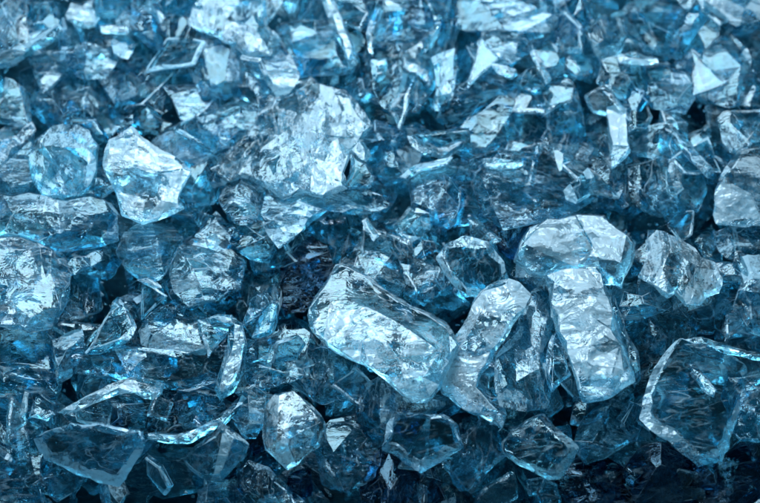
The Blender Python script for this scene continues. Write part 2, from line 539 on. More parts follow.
H(C, 'pale rounded plate with frosty curls above the bow-shaped rim', 'the pale rounded plate',
  [(368,44),(384,45),(402,49),(420,55),(434,64),(428,84),(414,104),(386,100),(372,80)], z=10, front=.4, rim=.55)
H(C, 'pale pillar-like shard below the green triangular pane', 'the pale pillar',
  [(434,62),(452,56),(454,72),(452,86),(447,104),(434,104),(438,86)], z=20, front=.6, rim=.55, streak='v')
H(C, 'tiny frosted cube between the leaning strip and the pale rounded plate', 'the tiny frosted cube',
  [(372,61),(386,60),(385,76),(379,84),(373,78)], z=24, front=.65, rim=.6)
H(C, 'bright-topped chunk at the middle of the top edge', 'the bright-topped chunk',
  [(466,6),(480,-8),(530,-8),(546,6),(547,20),(544,34),(530,42),(515,30),(494,29),(470,26)], z=12, front=.35, rim=.5,
  seeds=[(505,5,.95),(515,8,.9),(490,12,.3),(480,20,.2),(530,15,.4),(535,30,.6)])
H(C, 'rounded dappled lump beside the bright-topped chunk', 'the rounded dappled lump',
  [(547,-8),(580,-8),(588,16),(578,30),(556,36),(546,28)], z=10, front=.36, rim=.45, tint='b')
H(C, 'wide faceted piece with frosty top below the bright-topped chunk', 'the frosty-topped wide piece',
  [(482,43),(490,34),(506,32),(524,34),(533,46),(520,54),(500,64),(487,57)], z=16, front=.5, rim=.5, streak='/')
H(X, 'chunky white rib under the frosty-topped wide piece', 'the white rib',
  [(490,63),(502,65),(516,69),(518,75),(512,79),(497,73)], z=26, front=.95, rim=.85, tint='w', streak='h')
H(P, 'dark rounded drop-shaped plate beside the white rib', 'the dark drop-shaped plate',
  [(518,80),(532,69),(544,74),(546,82),(538,91),(524,90)], z=18, front=.06, rim=.35)
H(P, 'dark six-sided pane behind the forked pale strip', 'the dark six-sided pane',
  [(534,46),(543,43),(564,54),(567,66),(554,81),(545,78),(540,63)], z=6, front=.03, rim=.5)
H(P, 'small dark rounded pane beside the dark six-sided pane', 'the small dark rounded pane',
  [(566,58),(575,51),(587,60),(589,71),(580,77),(567,73)], z=4, front=.04, rim=.45)
H(C, 'pale translucent skirt-shaped shard below the dark drop-shaped plate', 'the skirt-shaped shard',
  [(519,90),(531,91),(545,89),(549,111),(534,109),(518,107)], z=12, front=.6, rim=.5, tint='w')
H(X, 'thin forked pale strip running down past the drop-shaped plate', 'the forked pale strip',
  [(529,51),(535,50),(542,62),(551,79),(546,84),(538,70)], z=24, front=.75, rim=.6, tint='w')
H(B, 'standing triangular shard with two frosted white edges', 'the standing triangular shard',
  [(547,86),(562,79),(571,88),(579,110),(584,137),(575,142),(557,140),(551,124)], z=14, front=.15, rim=.85, inset=7)
H(B, 'upright frosted post tapering downward near the cupped fragment', 'the frosted post',
  [(607,110),(616,106),(626,108),(629,150),(621,160),(612,168),(609,136)], z=26, front=.85, rim=.6, tint='w', streak='v')
H(P, 'dark egg-shaped pane beside the frosted post', 'the dark egg-shaped pane',
  [(625,106),(635,96),(645,104),(649,116),(644,125),(630,129)], z=10, front=.04, rim=.5)
H(C, 'cupped fragment with a bright V-shaped rim below a white streak', 'the cupped fragment',
  [(604,64),(622,58),(642,60),(641,76),(634,94),(627,97),(612,92),(602,82)], z=14, front=.18, rim=.9, inset=7, lean=(0,-3))
H(X, 'bright white streak-like splinter lying above the cupped fragment', 'the white streak splinter',
  [(617,57),(632,54),(657,58),(658,63),(644,65),(620,64)], z=24, front=1.0, rim=.9, tint='w', streak='h')
H(P, 'large mottled teal plate below the frosted top corner block', 'the mottled teal plate',
  [(634,12),(648,2),(680,-4),(702,20),(700,44),(674,52),(650,46),(632,32)], z=2, front=.3, rim=.4)
H(B, 'big frosted block filling the upper corner over the smooth pale pane', 'the frosted corner block',
  [(690,-12),(775,-12),(775,20),(735,24),(718,18),(703,10)], z=26, front=.75, rim=.65, tint='w')
H(P, 'dark triangular pane tucked under the frosted corner block', 'the dark tucked triangle',
  [(700,32),(718,19),(733,26),(725,41),(710,48)], z=8, front=.02, rim=.4)
H(P, 'clear pane with a bright drop at its lower tip by the photo edge', 'the bright-tipped pane',
  [(727,38),(737,23),(772,22),(772,80),(756,72),(741,60)], z=12, front=.15, rim=.75, inset=5, seeds=[(743,56,.95),(750,40,.1),(760,60,.15)])
H(C, 'large smooth pale blue lump below the dark tucked triangle', 'the smooth pale lump',
  [(704,64),(716,48),(729,39),(744,64),(754,90),(728,100),(712,92)], z=14, front=.34, rim=.4, tint='b')
H(C, 'round deep blue dome-like lump above the egg-shaped pane', 'the deep blue dome',
  [(646,72),(668,66),(688,76),(695,92),(682,108),(656,104)], z=6, front=.16, rim=.4, tint='b')

# second band
H(C, 'clear domed chunk with a thick white frosted crown', 'the white-crowned dome',
  [(29,155),(38,139),(53,126),(70,123),(88,131),(97,146),(93,184),(82,196),(63,198),(42,194),(32,176)], z=34, th=30, inset=3, front=.3, rim=.6,
  pts=[(44,146,9),(66,143,11),(86,147,9),(88,165,8),(84,186,6),(60,170,5)], facets=2,
  seeds=[(48,135,.85),(66,132,.95),(84,136,.9),(93,160,.9),(90,182,.8),(60,160,.2),(70,175,.45),(45,170,.25),(78,165,.12),(60,190,.5)], tilt=(0,.1), tint='t')
H(C, 'white frosted star-shaped chunk with spiky points', 'the white star-shaped chunk',
  [(103,164),(109,141),(121,135),(132,127),(141,138),(160,150),(183,162),(191,172),(178,195),(184,208),(165,217),(142,224),(122,214),(116,192)],
  z=40, th=26, front=.9, rim=.8, tint='w', facets=0, inset=3, pts=[(135,160,9),(160,172,10),(143,192,-4),(160,200,8),(126,178,6)],
  seeds=[(120,150,1.1),(150,155,1.25),(172,175,1.3),(143,195,.7),(165,208,1.35),(125,205,1.1),(120,180,.85)])
H(C, 'big craggy boulder-like chunk with a bright frosted flank, highest in the middle of the heap', 'the craggy bright boulder',
  [(212,168),(228,152),(244,132),(258,115),(275,98),(293,88),(310,78),(330,88),(345,91),(356,104),(371,127),(361,141),(370,156),(364,164),(351,155),(343,172),(347,188),(322,197),(300,190),(284,200),(268,188),(250,178),(232,181)],
  z=32, th=46, front=.6, rim=.6, tint='w', facets=0, inset=4, pts=[(330,108,16),(347,138,9),(303,118,22),(313,160,19),(278,136,12),(252,155,5),(332,180,5),(285,180,7),(345,112,5),(325,135,24)], seeds=[(345,110,1.25),(355,140,1.3),(330,160,1.1),(320,120,1.0),(325,95,1.15),(310,95,.9),(340,150,1.3),(350,125,1.2),(240,160,.35),(300,110,.4),(280,120,.5),(270,150,.45),(300,150,.7),(290,180,.7),(340,180,.9)])
H(C, 'lumpy frosted chunk hanging below the craggy bright boulder', 'the lumpy frosted chunk',
  [(260,195),(276,184),(300,190),(330,190),(360,188),(380,195),(392,206),(370,214),(350,215),(328,212),(312,223),(296,237),(279,249),(264,226)],
  z=30, th=30, front=.6, rim=.6, seeds=[(300,210,.85),(280,220,.75),(335,200,.7),(375,204,.35),(320,200,.5),(290,195,.5)], facets=5)
H(C, 'smooth teal lump with clean facets under the round streaky chunk', 'the smooth teal lump',
  [(220,226),(244,219),(262,222),(276,240),(268,262),(250,258),(232,242)], z=24, front=.14, rim=.3, tint='t')
H(P, 'dark teal arrowhead pane set into the flank of the craggy boulder', 'the dark arrowhead pane',
  [(350,153),(370,165),(374,178),(372,188),(343,190),(349,174)], z=50, th=14, front=.02, rim=.4)
H(B, 'fan of pale streaks, a shard that sweeps up to the craggy boulder', 'the fan-streaked shard',
  [(163,142),(180,130),(200,121),(235,108),(256,115),(262,113),(242,146),(217,166),(205,161),(190,156)], z=16, front=.42, rim=.45, streak='/', tint='b', inset=5)
H(C, 'dark teal angular chunk beside the white star-shaped chunk', 'the dark teal angular chunk',
  [(176,190),(190,173),(207,164),(219,188),(214,204),(190,204)], z=20, front=.05, rim=.35)
H(C, 'round chunk with curving streaks below the fan-streaked shard', 'the round streaky chunk',
  [(217,201),(228,183),(247,176),(266,184),(263,201),(256,221),(235,223)], z=28, front=.48, rim=.45, tint='b')
H(C, 'blue shard wedged between the fan-streaked shard and the craggy boulder', 'the wedged blue shard',
  [(207,164),(240,144),(250,150),(262,176),(246,177),(228,182),(218,186)], z=14, front=.34, rim=.4, streak='/')
H(X, 'bright bow-shaped rim curving like a smile below the pale rounded plate', 'the bow-shaped rim',
  [(406,136),(412,134),(424,143),(438,148),(463,139),(464,150),(442,159),(422,155),(410,145)], z=30, front=.8, rim=.7, tint='w', streak='h')
H(X, 'slimmer pale bow lying just under the bright bow-shaped rim', 'the slim pale bow',
  [(400,177),(408,168),(438,160),(452,157),(447,166),(420,172),(406,181)], z=22, front=.72, rim=.6, streak='h')
H(P, 'deep teal hollow pane under the bow-shaped rim holding a pale bubble', 'the hollow teal pane',
  [(372,140),(390,132),(408,140),(420,156),(412,168),(400,176),(386,180),(372,166)], z=2, front=.06, rim=.35, seeds=[(406,156,.6),(390,150,.03),(385,168,.06)])
H(C, 'dark rounded chunk full of wavy silvery lines below the slim bow', 'the dark wavy chunk',
  [(416,182),(434,168),(458,165),(479,177),(482,200),(469,217),(441,220),(420,207)], z=18, th=34, front=.2, rim=.3, tint='b', cracks=5)
H(B, 'wide blue block with a level pale bar along its upper side', 'the wide blue block',
  [(480,163),(500,158),(522,158),(545,150),(580,142),(590,160),(592,180),(572,200),(541,211),(510,219),(491,211),(483,190)], z=20, th=32,
  front=.24, rim=.4, tint='b', cracks=4, facets=5)
H(X, 'pale level bar resting along the wide blue block', 'the pale level bar',
  [(483,159),(500,158),(524,161),(525,167),(500,169),(485,168)], z=34, front=.9, rim=.6, tint='w', streak='h')
H(C, 'small sparkling chip leaning on the corner of the wide blue block', 'the sparkling chip',
  [(562,191),(577,178),(588,164),(593,176),(590,195),(576,204),(564,201)], z=34, front=.8, rim=.6)
H(B, 'clear blue slab between the sparkling chip and the frosted post', 'the clear blue slab',
  [(590,160),(610,164),(632,158),(644,168),(640,190),(622,204),(600,204),(592,184)], z=6, front=.16, rim=.4)
H(P, 'layered dark pane with long parallel rims under the white rib', 'the layered dark pane',
  [(456,126),(470,112),(500,100),(530,108),(550,128),(548,142),(520,156),(486,158),(466,148)], z=2, front=.08, rim=.5, streak='/')
H(C, 'twisted teal shard with long ridges between the pale pillar and the white rib', 'the ridged teal shard',
  [(448,106),(462,88),(486,76),(500,80),(514,82),(500,98),(474,112),(452,122)], z=12, front=.26, rim=.6, streak='/')
H(P, 'dark slab with a pale lower edge beside the frosted post', 'the dark slab',
  [(630,134),(644,130),(665,127),(680,140),(684,158),(668,162),(645,154),(632,150)], z=6, front=.02, rim=.5)
H(X, 'long oblique blue bar crossing down from the dark slab', 'the oblique blue bar',
  [(664,128),(673,127),(700,154),(716,172),(708,179),(690,161),(678,146)], z=20, front=.34, rim=.4, streak='\\')
H(P, 'black-blue pane in the shade between the oblique bar and the white L-shaped rim', 'the black-blue pane',
  [(684,142),(700,134),(718,130),(722,150),(718,160),(706,166),(694,154)], z=-4, front=.0, rim=.3)
H(C, 'dark chunk held by a white L-shaped rim at the photo edge', 'the chunk with the white L-shaped rim',
  [(720,118),(726,113),(775,108),(775,140),(752,142),(744,151),(730,155),(723,150)], z=26, front=.1, rim=.95, inset=9, lean=(3,-4), tint='w',
  seeds=[(740,113,.7),(745,125,.05),(755,135,.1)])
H(B, 'frosted block with a bright white bar along its foot at the photo edge', 'the bar-footed frosted block',
  [(727,166),(739,151),(775,143),(775,224),(745,230),(712,229),(710,216),(716,190)], z=34, th=34, front=.5, rim=.7, facets=4, inset=5,
  seeds=[(750,165,.85),(735,195,.35),(725,222,1.0),(750,220,1.0),(765,190,.5),(728,180,.5)], tint='w')
H(C, 'glinting chunk with upright facets below the oblique bar', 'the glinting chunk',
  [(630,174),(660,165),(690,170),(699,190),(690,207),(662,212),(638,202)], z=18, front=.28, rim=.4, streak='v', cracks=4)
H(X, 'small round white bead stuck to the glinting chunk', 'the white bead',
  [(665,188),(672,183),(681,183),(684,189),(676,196),(667,195)], z=38, front=1.0, rim=.8, tint='w')

# third band
H(B, 'broad crazed block with a frosted top shelf at the photo edge', 'the broad crazed block',
  [(-12,190),(30,192),(58,200),(90,194),(110,204),(117,214),(117,240),(100,246),(90,248),(70,253),(45,246),(20,236),(-12,238)], z=30, th=36, inset=3,
  front=.45, rim=.5, pts=[(10,212,8),(42,216,9),(78,212,9),(110,218,8),(60,236,6)], facets=3,
  seeds=[(20,202,.5),(60,205,.6),(95,203,.55),(60,232,.45),(108,230,.7),(20,225,.4),(85,232,.35)], tilt=(0,.05))
H(C, 'pale sugary lump between the corner splinter and the white-crowned dome', 'the sugary lump',
  [(-12,142),(14,138),(28,146),(30,176),(22,188),(-12,190)], z=16, front=.5, rim=.5)
H(P, 'smooth teal tongue poking out under the broad crazed block', 'the teal tongue',
  [(62,253),(85,249),(99,245),(97,259),(76,272),(64,266)], z=20, front=.12, rim=.3)
H(B, 'large pale block with a straight ridge line and dark slits at the photo edge', 'the ridged pale block',
  [(-12,240),(20,236),(38,238),(58,251),(73,268),(67,290),(60,310),(50,328),(30,332),(12,328),(-12,322)], z=32, th=36, front=.55, rim=.6, inset=3,
  pts=[(40,246,7),(66,268,8),(44,290,12),(16,306,8)], facets=4, tint='w',
  seeds=[(58,256,.8),(66,285,.25),(40,270,.45),(15,260,.4),(30,300,.6),(10,290,.65),(25,322,.8),(48,315,.3)])
H(X, 'narrow glinting spike leaning on the ridged pale block', 'the glinting spike',
  [(55,312),(62,292),(71,283),(69,300),(59,320),(52,326)], z=30, front=.6, rim=.55, streak='/')
H(C, 'dark-centred chunk with curling highlights below the white star', 'the dark-centred curled chunk',
  [(119,252),(126,234),(137,224),(152,223),(172,223),(180,240),(168,262),(160,276),(144,281),(130,270)], z=26, th=32, front=.25, rim=.55, cracks=4,
  seeds=[(155,232,.05),(162,245,.05),(135,245,.4),(145,268,.6),(128,258,.5),(160,262,.3)])
H(B, 'tent-shaped blue block with one dark face under the dark teal chunk', 'the tent-shaped block',
  [(174,264),(182,248),(196,236),(214,217),(228,232),(242,262),(237,286),(215,297),(190,302),(176,286)], z=24, th=34, front=.42, rim=.4,
  pts=[(214,222,2),(224,262,8),(200,270,8)], seeds=[(200,245,.5),(233,255,.03),(205,285,.35),(190,270,.5),(225,280,.25)], facets=2)
H(X, 'pale bead-like chip on the tent-shaped block', 'the bead-like chip',
  [(205,239),(211,234),(217,235),(221,243),(214,249),(207,247)], z=42, front=.8, rim=.6, tint='w')
H(X, 'white sliver lying below the dark-centred curled chunk', 'the white sliver',
  [(137,280),(148,278),(160,284),(162,288),(152,288)], z=34, front=.95, rim=.8, tint='w', streak='h')
H(P, 'upright teal pane with a sparkling edge beside the tent-shaped block', 'the sparkling upright pane',
  [(240,282),(256,272),(276,276),(277,300),(270,326),(256,338),(244,318)], z=8, front=.14, rim=.55, streak='v')
H(C, 'smoky navy rounded shard beside the teal lump', 'the smoky navy shard',
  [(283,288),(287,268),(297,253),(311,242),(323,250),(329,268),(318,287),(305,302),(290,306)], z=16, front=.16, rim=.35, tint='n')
H(B, 'dark teal block with two upright columns under the lumpy frosted chunk', 'the two-column dark block',
  [(310,226),(335,216),(356,220),(366,240),(361,260),(345,267),(325,262),(314,246)], z=2, front=.12, rim=.4, streak='v')
H(X, 'small white dash-like splinter below the lumpy frosted chunk', 'the white dash splinter',
  [(361,221),(367,217),(379,236),(374,241)], z=26, front=1.0, rim=.9, tint='w')
H(C, 'cluster-like teal shard of stepped plates above the great frosted loaf', 'the stepped teal shard',
  [(350,262),(364,248),(381,244),(402,254),(408,276),(396,292),(372,288),(356,278)], z=14, front=.3, rim=.45)
H(C, 'small pale wedge over the black gap beside the dark wavy chunk', 'the small pale wedge',
  [(398,226),(411,211),(426,216),(430,228),(420,238),(406,240)], z=18, front=.4, rim=.5)
H(C, 'clear chunk with a beady highlight above the clear ring-like shard', 'the beady chunk',
  [(404,258),(416,244),(432,246),(438,262),(440,284),(424,298),(408,288)], z=10, front=.24, rim=.45, cracks=3)
H(C, 'clear ring-like shard with a dark hollow and bright rims', 'the clear ring-like shard',
  [(436,258),(445,245),(465,236),(490,243),(504,262),(509,280),(496,291),(480,298),(464,296),(449,280)], z=30, th=20, front=.0, rim=.85, inset=9, facets=0, tint='t')
H(P, 'navy pane in shade tucked behind the white-topped hexagonal block', 'the shaded navy pane',
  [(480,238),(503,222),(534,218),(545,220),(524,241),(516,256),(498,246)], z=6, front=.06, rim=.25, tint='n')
H(B, 'hexagonal block with a frosted white top and clear teal front', 'the white-topped hexagonal block',
  [(515,262),(522,241),(531,228),(548,219),(575,215),(603,216),(634,243),(631,265),(620,288),(602,284),(597,270),(549,270),(545,278),(530,275)],
  z=40, th=36, front=.9, rim=.06, inset=2, rough=.7, tint='w', facets=0, cracks=0, streak='\\',
  pts=[(526,240,3),(548,256,7),(600,260,7),(621,262,4)], tilt=(0,.1),
  seeds=[(545,230,1.9),(560,245,1.9),(590,230,1.9),(610,245,1.9),(527,258,.06),(545,265,.05),(575,266,.06),(610,272,.15),(625,262,.2),(574,250,1.9),(560,252,1.9),(592,250,1.9)])
H(B, 'upright loaf-like block with a bright rippled front under the hexagonal block', 'the rippled upright loaf',
  [(545,276),(560,267),(598,265),(607,288),(616,328),(634,381),(612,396),(583,401),(575,376),(562,344),(551,310)], z=50, th=38, front=.85, rim=.5,
  inset=4, streak='h', tint='w', facets=0, tilt=(0,-.12), back=(8,-4), pts=[(562,296,5),(596,300,8),(572,326,3),(604,336,8),(588,364,4),(612,376,6),(585,312,9),(590,346,10)],
  seeds=[(575,290,1.15),(590,330,1.15),(595,365,1.2),(605,388,.6),(585,392,.5)])
H(B, 'great frosted loaf lying aslant with a dim glassy top, largest block in the heap', 'the great frosted loaf',
  [(309,315),(318,295),(337,266),(350,267),(400,299),(446,324),(457,345),(450,362),(440,386),(425,402),(413,401),(385,379),(360,363),(335,351),(322,340),(311,328)],
  z=46, th=46, inset=3, front=.7, rim=.45, tint='w', facets=0, tilt=(0,-.05),
  pts=[(330,302,6),(345,299,10),(376,312,13),(410,331,13),(441,352,8),(350,326,6),(362,340,11),(398,358,11),(385,340,15),(424,376,8),(405,380,5)],
  seeds=[(350,335,1.0),(335,320,1.1),(375,350,.95),(410,365,.9),(425,385,.95),(360,315,.9),(345,285,.12),(380,298,.08),(420,320,.1),(448,345,.15),(443,370,.3),(318,310,.25)])
H(B, 'frosted leaning slab between the great loaf and the rippled upright loaf', 'the leaning frosted slab',
  [(436,371),(448,350),(460,330),(475,299),(492,285),(520,276),(541,282),(529,301),(510,330),(495,352),(478,386),(490,402),(506,412),(501,427),(470,411),(443,393)],
  z=38, th=28, front=.72, rim=.55, inset=3, tint='w', facets=5, streak='/')
H(B, 'splintered clear shard with spiky ribs beside the rippled upright loaf', 'the spiky ribbed shard',
  [(500,356),(517,336),(520,318),(531,299),(546,285),(553,301),(551,320),(546,340),(541,352),(549,386),(546,404),(518,410),(500,404),(498,380)], z=26,
  front=.42, rim=.65, streak='v', facets=8, seeds=[(535,310,.02),(530,330,.03),(510,360,.5),(525,360,.6),(510,390,.5),(530,390,.1),(540,375,.55)])
H(P, 'plain blue triangular pane against the side of the rippled upright loaf', 'the plain blue triangle',
  [(546,357),(553,335),(562,347),(571,375),(552,392),(546,384)], z=44, th=12, front=.14, rim=.35, tint='b', facets=0)
H(X, 'slim clear sliver standing against the outer side of the rippled loaf', 'the slim clear sliver',
  [(607,284),(616,300),(626,332),(638,352),(641,378),(634,386),(622,340),(612,312)], z=28, front=.2, rim=.4, streak='v')
H(C, 'crystalline chunk with many small bright facets beside the hexagonal block', 'the crystalline chunk',
  [(636,277),(645,254),(640,236),(655,227),(669,235),(681,240),(696,248),(701,258),(715,262),(723,280),(720,294),(706,298),(700,305),(685,306),(675,293),(668,298),(655,286)],
  z=36, th=30, front=.6, rim=.6, facets=4, tint='w', seeds=[(655,270,.02),(662,278,.05),(650,245,.55),(680,260,.6),(700,275,.85),(690,295,.6),(670,250,.5),(645,272,.8),(712,285,.85)])
H(C, 'lens-like clear shard with a dark eye below the crystalline chunk', 'the lens-like shard',
  [(605,301),(620,285),(645,286),(666,297),(669,306),(636,323),(625,326),(611,316)], z=26, front=.05, rim=.6, inset=8)
H(C, 'striped flake under the bar-footed frosted block', 'the striped flake',
  [(714,233),(738,229),(772,228),(772,254),(736,259),(720,251)], z=18, front=.42, rim=.45, streak='h')
H(C, 'pale cracked chunk cut off by the photo edge under the striped flake', 'the pale edge chunk',
  [(740,259),(772,250),(772,336),(746,326),(734,306),(742,285)], z=28, front=.45, rim=.55)
H(P, 'dark pane beside the crystalline chunk showing almost black', 'the near-black pane',
  [(690,306),(712,296),(726,282),(740,286),(736,310),(720,326),(700,330)], z=0, front=.0, rim=.25, tint='b')
H(P, 'large dark teal plate in shade under the crystalline chunk', 'the large shaded plate',
  [(634,326),(666,308),(688,308),(694,326),(676,342),(656,362),(640,366),(630,344)], z=-4, front=.03, rim=.3)

# lower band
H(X, 'thick curved glass rim hooked like a thumb in the lower heap', 'the thumb-like curved rim',
  [(206,319),(218,315),(231,316),(242,325),(247,346),(244,370),(233,392),(220,400),(215,389),(219,372),(227,348),(229,328),(211,324)], z=40, th=20, front=.6, rim=.5, streak='v', single=False)
H(X, 'long curved bar sweeping down from the thumb-like rim', 'the sweeping curved bar',
  [(149,433),(175,435),(192,431),(213,420),(234,404),(241,396),(248,400),(223,426),(192,443),(170,443),(150,439)], z=34, th=16, front=.6, rim=.5, streak='/')
H(P, 'open triangular pane with three frosted edges', 'the triangular frosted frame',
  [(84,354),(98,330),(112,303),(118,297),(124,304),(136,327),(133,335),(114,351),(99,356)], z=32, th=15, front=.06, rim=.8, inset=6.5, facets=1)
H(B, 'small pale upright block beside the triangular frosted frame', 'the small pale upright block',
  [(49,335),(58,341),(82,329),(86,352),(81,379),(59,383),(55,362)], z=24, front=.5, rim=.5)
H(C, 'frosty streaked mass behind the thumb-like curved rim', 'the frosty streaked mass',
  [(136,332),(150,318),(175,304),(206,318),(214,346),(200,354),(160,354),(140,346)], z=22, front=.5, rim=.5, streak='/', facets=6)
H(B, 'long level stack of thin layers, one block under the streaked mass', 'the layered level block',
  [(86,354),(130,350),(180,354),(222,352),(221,373),(200,386),(175,386),(120,376),(90,373)], z=18, th=26, front=.3, rim=.45, streak='h', facets=5)
H(X, 'low frosty arch over a dark hollow beneath the layered block', 'the low frosty arch',
  [(54,414),(80,400),(108,385),(122,379),(137,377),(152,380),(163,385),(161,394),(152,400),(138,393),(120,394),(95,403),(70,413)], z=34, th=18, front=.75, rim=.6, streak='/', tint='w')
H(P, 'dark hollow pane beneath the low frosty arch', 'the dark hollow pane',
  [(86,414),(100,402),(122,396),(144,400),(150,412),(142,432),(112,430),(90,424)], z=4, front=.03, rim=.3)
H(P, 'scratched pane fenced in by the sweeping curved bar', 'the fenced scratched pane',
  [(152,398),(168,390),(196,388),(214,394),(216,408),(196,424),(172,430),(154,428)], z=12, front=.16, rim=.4, streak='\\')
H(P, 'wide dark plate with a bright V-shaped lower rim near the bottom corner', 'the plate with the bright V rim',
  [(34,438),(50,430),(70,423),(100,424),(141,431),(145,445),(129,472),(117,487),(98,483),(84,477),(48,461),(38,448)], z=36, th=15, front=.02, rim=.85, inset=8, lean=(1,-5), facets=0, tint='b')
H(B, 'cube-like block on its corner with a bright bead inside', 'the cube on its corner',
  [(183,459),(202,442),(220,423),(234,433),(248,445),(244,459),(222,480),(212,482),(192,471)], z=36, th=34, front=.14, rim=.55, inset=7, facets=2, seeds=[(217,449,.75),(205,460,.1),(230,450,.1)])
H(C, 'rounded frosted chunk with bright scars inside, beside the cube on its corner', 'the scarred frosted chunk',
  [(261,431),(262,410),(275,395),(295,392),(310,404),(326,425),(325,441),(306,456),(287,473),(278,463),(265,449)], z=40, th=34, front=.55, rim=.55, tint='w', facets=6,
  seeds=[(270,420,.6),(290,405,.45),(310,430,.7),(285,455,.8),(300,440,.35),(275,440,.6)])
H(C, 'small frosty chunk above the cube on its corner', 'the small frosty chunk',
  [(226,416),(238,396),(254,386),(266,395),(263,424),(256,441),(245,441)], z=30, front=.5, rim=.5)
H(X, 'dark curved splinter with a pale outer edge below the scarred chunk', 'the dark curved splinter',
  [(236,470),(249,460),(268,467),(288,487),(298,515),(266,515),(240,486)], z=24, front=.06, rim=.45, tint='b', inset=6, single=False)
H(X, 'pale upright sliver leaning beside the sparkling upright pane', 'the pale upright sliver',
  [(252,337),(261,312),(272,300),(278,305),(273,332),(260,339)], z=26, front=.55, rim=.55, streak='v')
H(B, 'layered teal bar behind the scarred chunk', 'the layered teal bar',
  [(250,366),(256,346),(276,338),(300,335),(319,350),(308,368),(282,378),(262,386)], z=10, front=.22, rim=.45, streak='h')
H(B, 'shadowy teal block under the great frosted loaf', 'the shadowy teal block',
  [(304,372),(314,356),(330,352),(351,364),(347,396),(322,398),(308,386)], z=8, front=.1, rim=.35)
H(C, 'clear wedge under the lower end of the great frosted loaf', 'the clear lower wedge',
  [(366,390),(384,380),(412,402),(441,405),(418,416),(392,421),(376,440),(366,428)], z=14, front=.25, rim=.5)
H(P, 'ring-shaped piece around a black hollow at the middle of the bottom', 'the ring around the black hollow',
  [(382,450),(387,426),(396,415),(420,413),(442,414),(458,425),(464,448),(441,463),(420,473),(405,464),(394,454)], z=34, th=14, front=.0, rim=.8, inset=9, lean=(0,-5), facets=0, tint='b', tilt=(0,.15))
H(B, 'boxy clear block with a dark window in the lower heap', 'the boxy block with the dark window',
  [(501,443),(512,430),(528,420),(544,414),(562,433),(578,448),(574,458),(560,478),(549,479),(530,471),(505,456)], z=36, th=24, front=.02, rim=.7, inset=8, lean=(-3,-2), facets=0)
H(B, 'hazy blue block beside the ring around the black hollow', 'the hazy blue block',
  [(450,472),(455,446),(475,428),(482,419),(500,434),(504,456),(495,463),(485,472),(470,491),(454,498)], z=22, th=30, front=.22, rim=.45, tint='b')
H(C, 'dark blue chunk with a few lilac glints under the great loaf', 'the lilac-glinting chunk',
  [(320,441),(334,425),(360,419),(380,431),(386,451),(371,471),(350,486),(329,476)], z=20, th=34, front=.3, rim=.4, tint='b')
H(P, 'dark slanting navy pane below the ring around the black hollow', 'the slanting navy pane',
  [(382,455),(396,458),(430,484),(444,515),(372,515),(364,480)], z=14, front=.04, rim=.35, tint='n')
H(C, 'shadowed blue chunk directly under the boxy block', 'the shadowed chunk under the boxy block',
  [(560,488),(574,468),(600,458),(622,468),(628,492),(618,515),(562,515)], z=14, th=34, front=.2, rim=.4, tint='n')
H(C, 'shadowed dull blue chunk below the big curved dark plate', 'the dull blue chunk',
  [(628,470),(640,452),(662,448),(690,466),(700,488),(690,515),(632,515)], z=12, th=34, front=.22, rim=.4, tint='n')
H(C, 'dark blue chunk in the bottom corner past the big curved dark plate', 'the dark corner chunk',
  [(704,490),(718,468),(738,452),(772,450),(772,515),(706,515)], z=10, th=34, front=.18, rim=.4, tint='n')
H(P, 'big curved dark plate with a thick frosted lower rim', 'the big curved dark plate',
  [(640,419),(643,400),(654,368),(666,352),(679,341),(700,345),(746,368),(744,400),(736,422),(729,447),(721,461),(698,466),(684,456),(668,441),(650,429)],
  z=38, th=16, front=.02, rim=.82, inset=9, lean=(3,-6), facets=0, tint='t')
H(X, 'long thin blade fanning out over the big curved dark plate', 'the long fanning blade',
  [(680,341),(702,337),(730,346),(774,356),(774,364),(724,354),(700,346)], z=48, th=9, front=.4, rim=.5, streak='h')
H(X, 'short fat blade under the long fanning blade', 'the short fat blade',
  [(684,344),(705,344),(725,352),(721,361),(700,356)], z=46, th=9, front=.5, rim=.5, streak='h')
H(X, 'ribbed blade pointing down inside the big curved dark plate', 'the ribbed blade',
  [(688,363),(696,365),(716,390),(713,398),(702,390),(692,376)], z=46, th=9, front=.55, rim=.55, streak='\\')
H(C, 'hazy lump peeping out at the photo edge below the fanning blade', 'the hazy edge lump',
  [(718,400),(728,376),(772,366),(772,444),(740,446),(726,428)], z=44, front=.3, rim=.4)
H(P, 'dark teal pane in the corner above the bright V rim plate', 'the dark corner pane',
  [(-12,392),(18,398),(34,416),(38,438),(36,470),(40,515),(-12,515)], z=0, front=.03, rim=.3, tint='b')
H(P, 'dark teal plate at the photo edge under the ridged pale block', 'the dark edge plate',
  [(-12,326),(12,332),(46,334),(54,362),(50,394),(20,402),(-12,394)], z=6, front=.12, rim=.3)
H(X, 'tiny bright upright splinter over the dark corner pane', 'the tiny bright splinter',
  [(19,418),(22,402),(25,392),(29,393),(26,412)], z=24, front=.95, rim=.8, tint='w')
H(C, 'small glinting chip beside the tiny bright splinter', 'the small glinting chip',
  [(30,416),(36,398),(44,402),(54,414),(46,420)], z=22, front=.5, rim=.6)
H(X, 'little sharp shard standing under the boxy block', 'the little sharp shard',
  [(536,492),(544,478),(556,484),(562,500),(554,515),(540,512)], z=28, front=.5, rim=.6)
H(C, 'cluster-like frosty chip under the rippled upright loaf', 'the frosty chip under the loaf',
  [(576,448),(584,424),(600,410),(622,412),(638,420),(630,440),(606,452),(590,460)], z=16, front=.25, rim=.55, cracks=3)
H(C, 'blue lump at the bottom edge below the cube on its corner', 'the bottom blue lump',
  [(196,490),(214,482),(232,484),(246,500),(248,518),(198,518)], z=24, front=.28, rim=.45, tint='b')

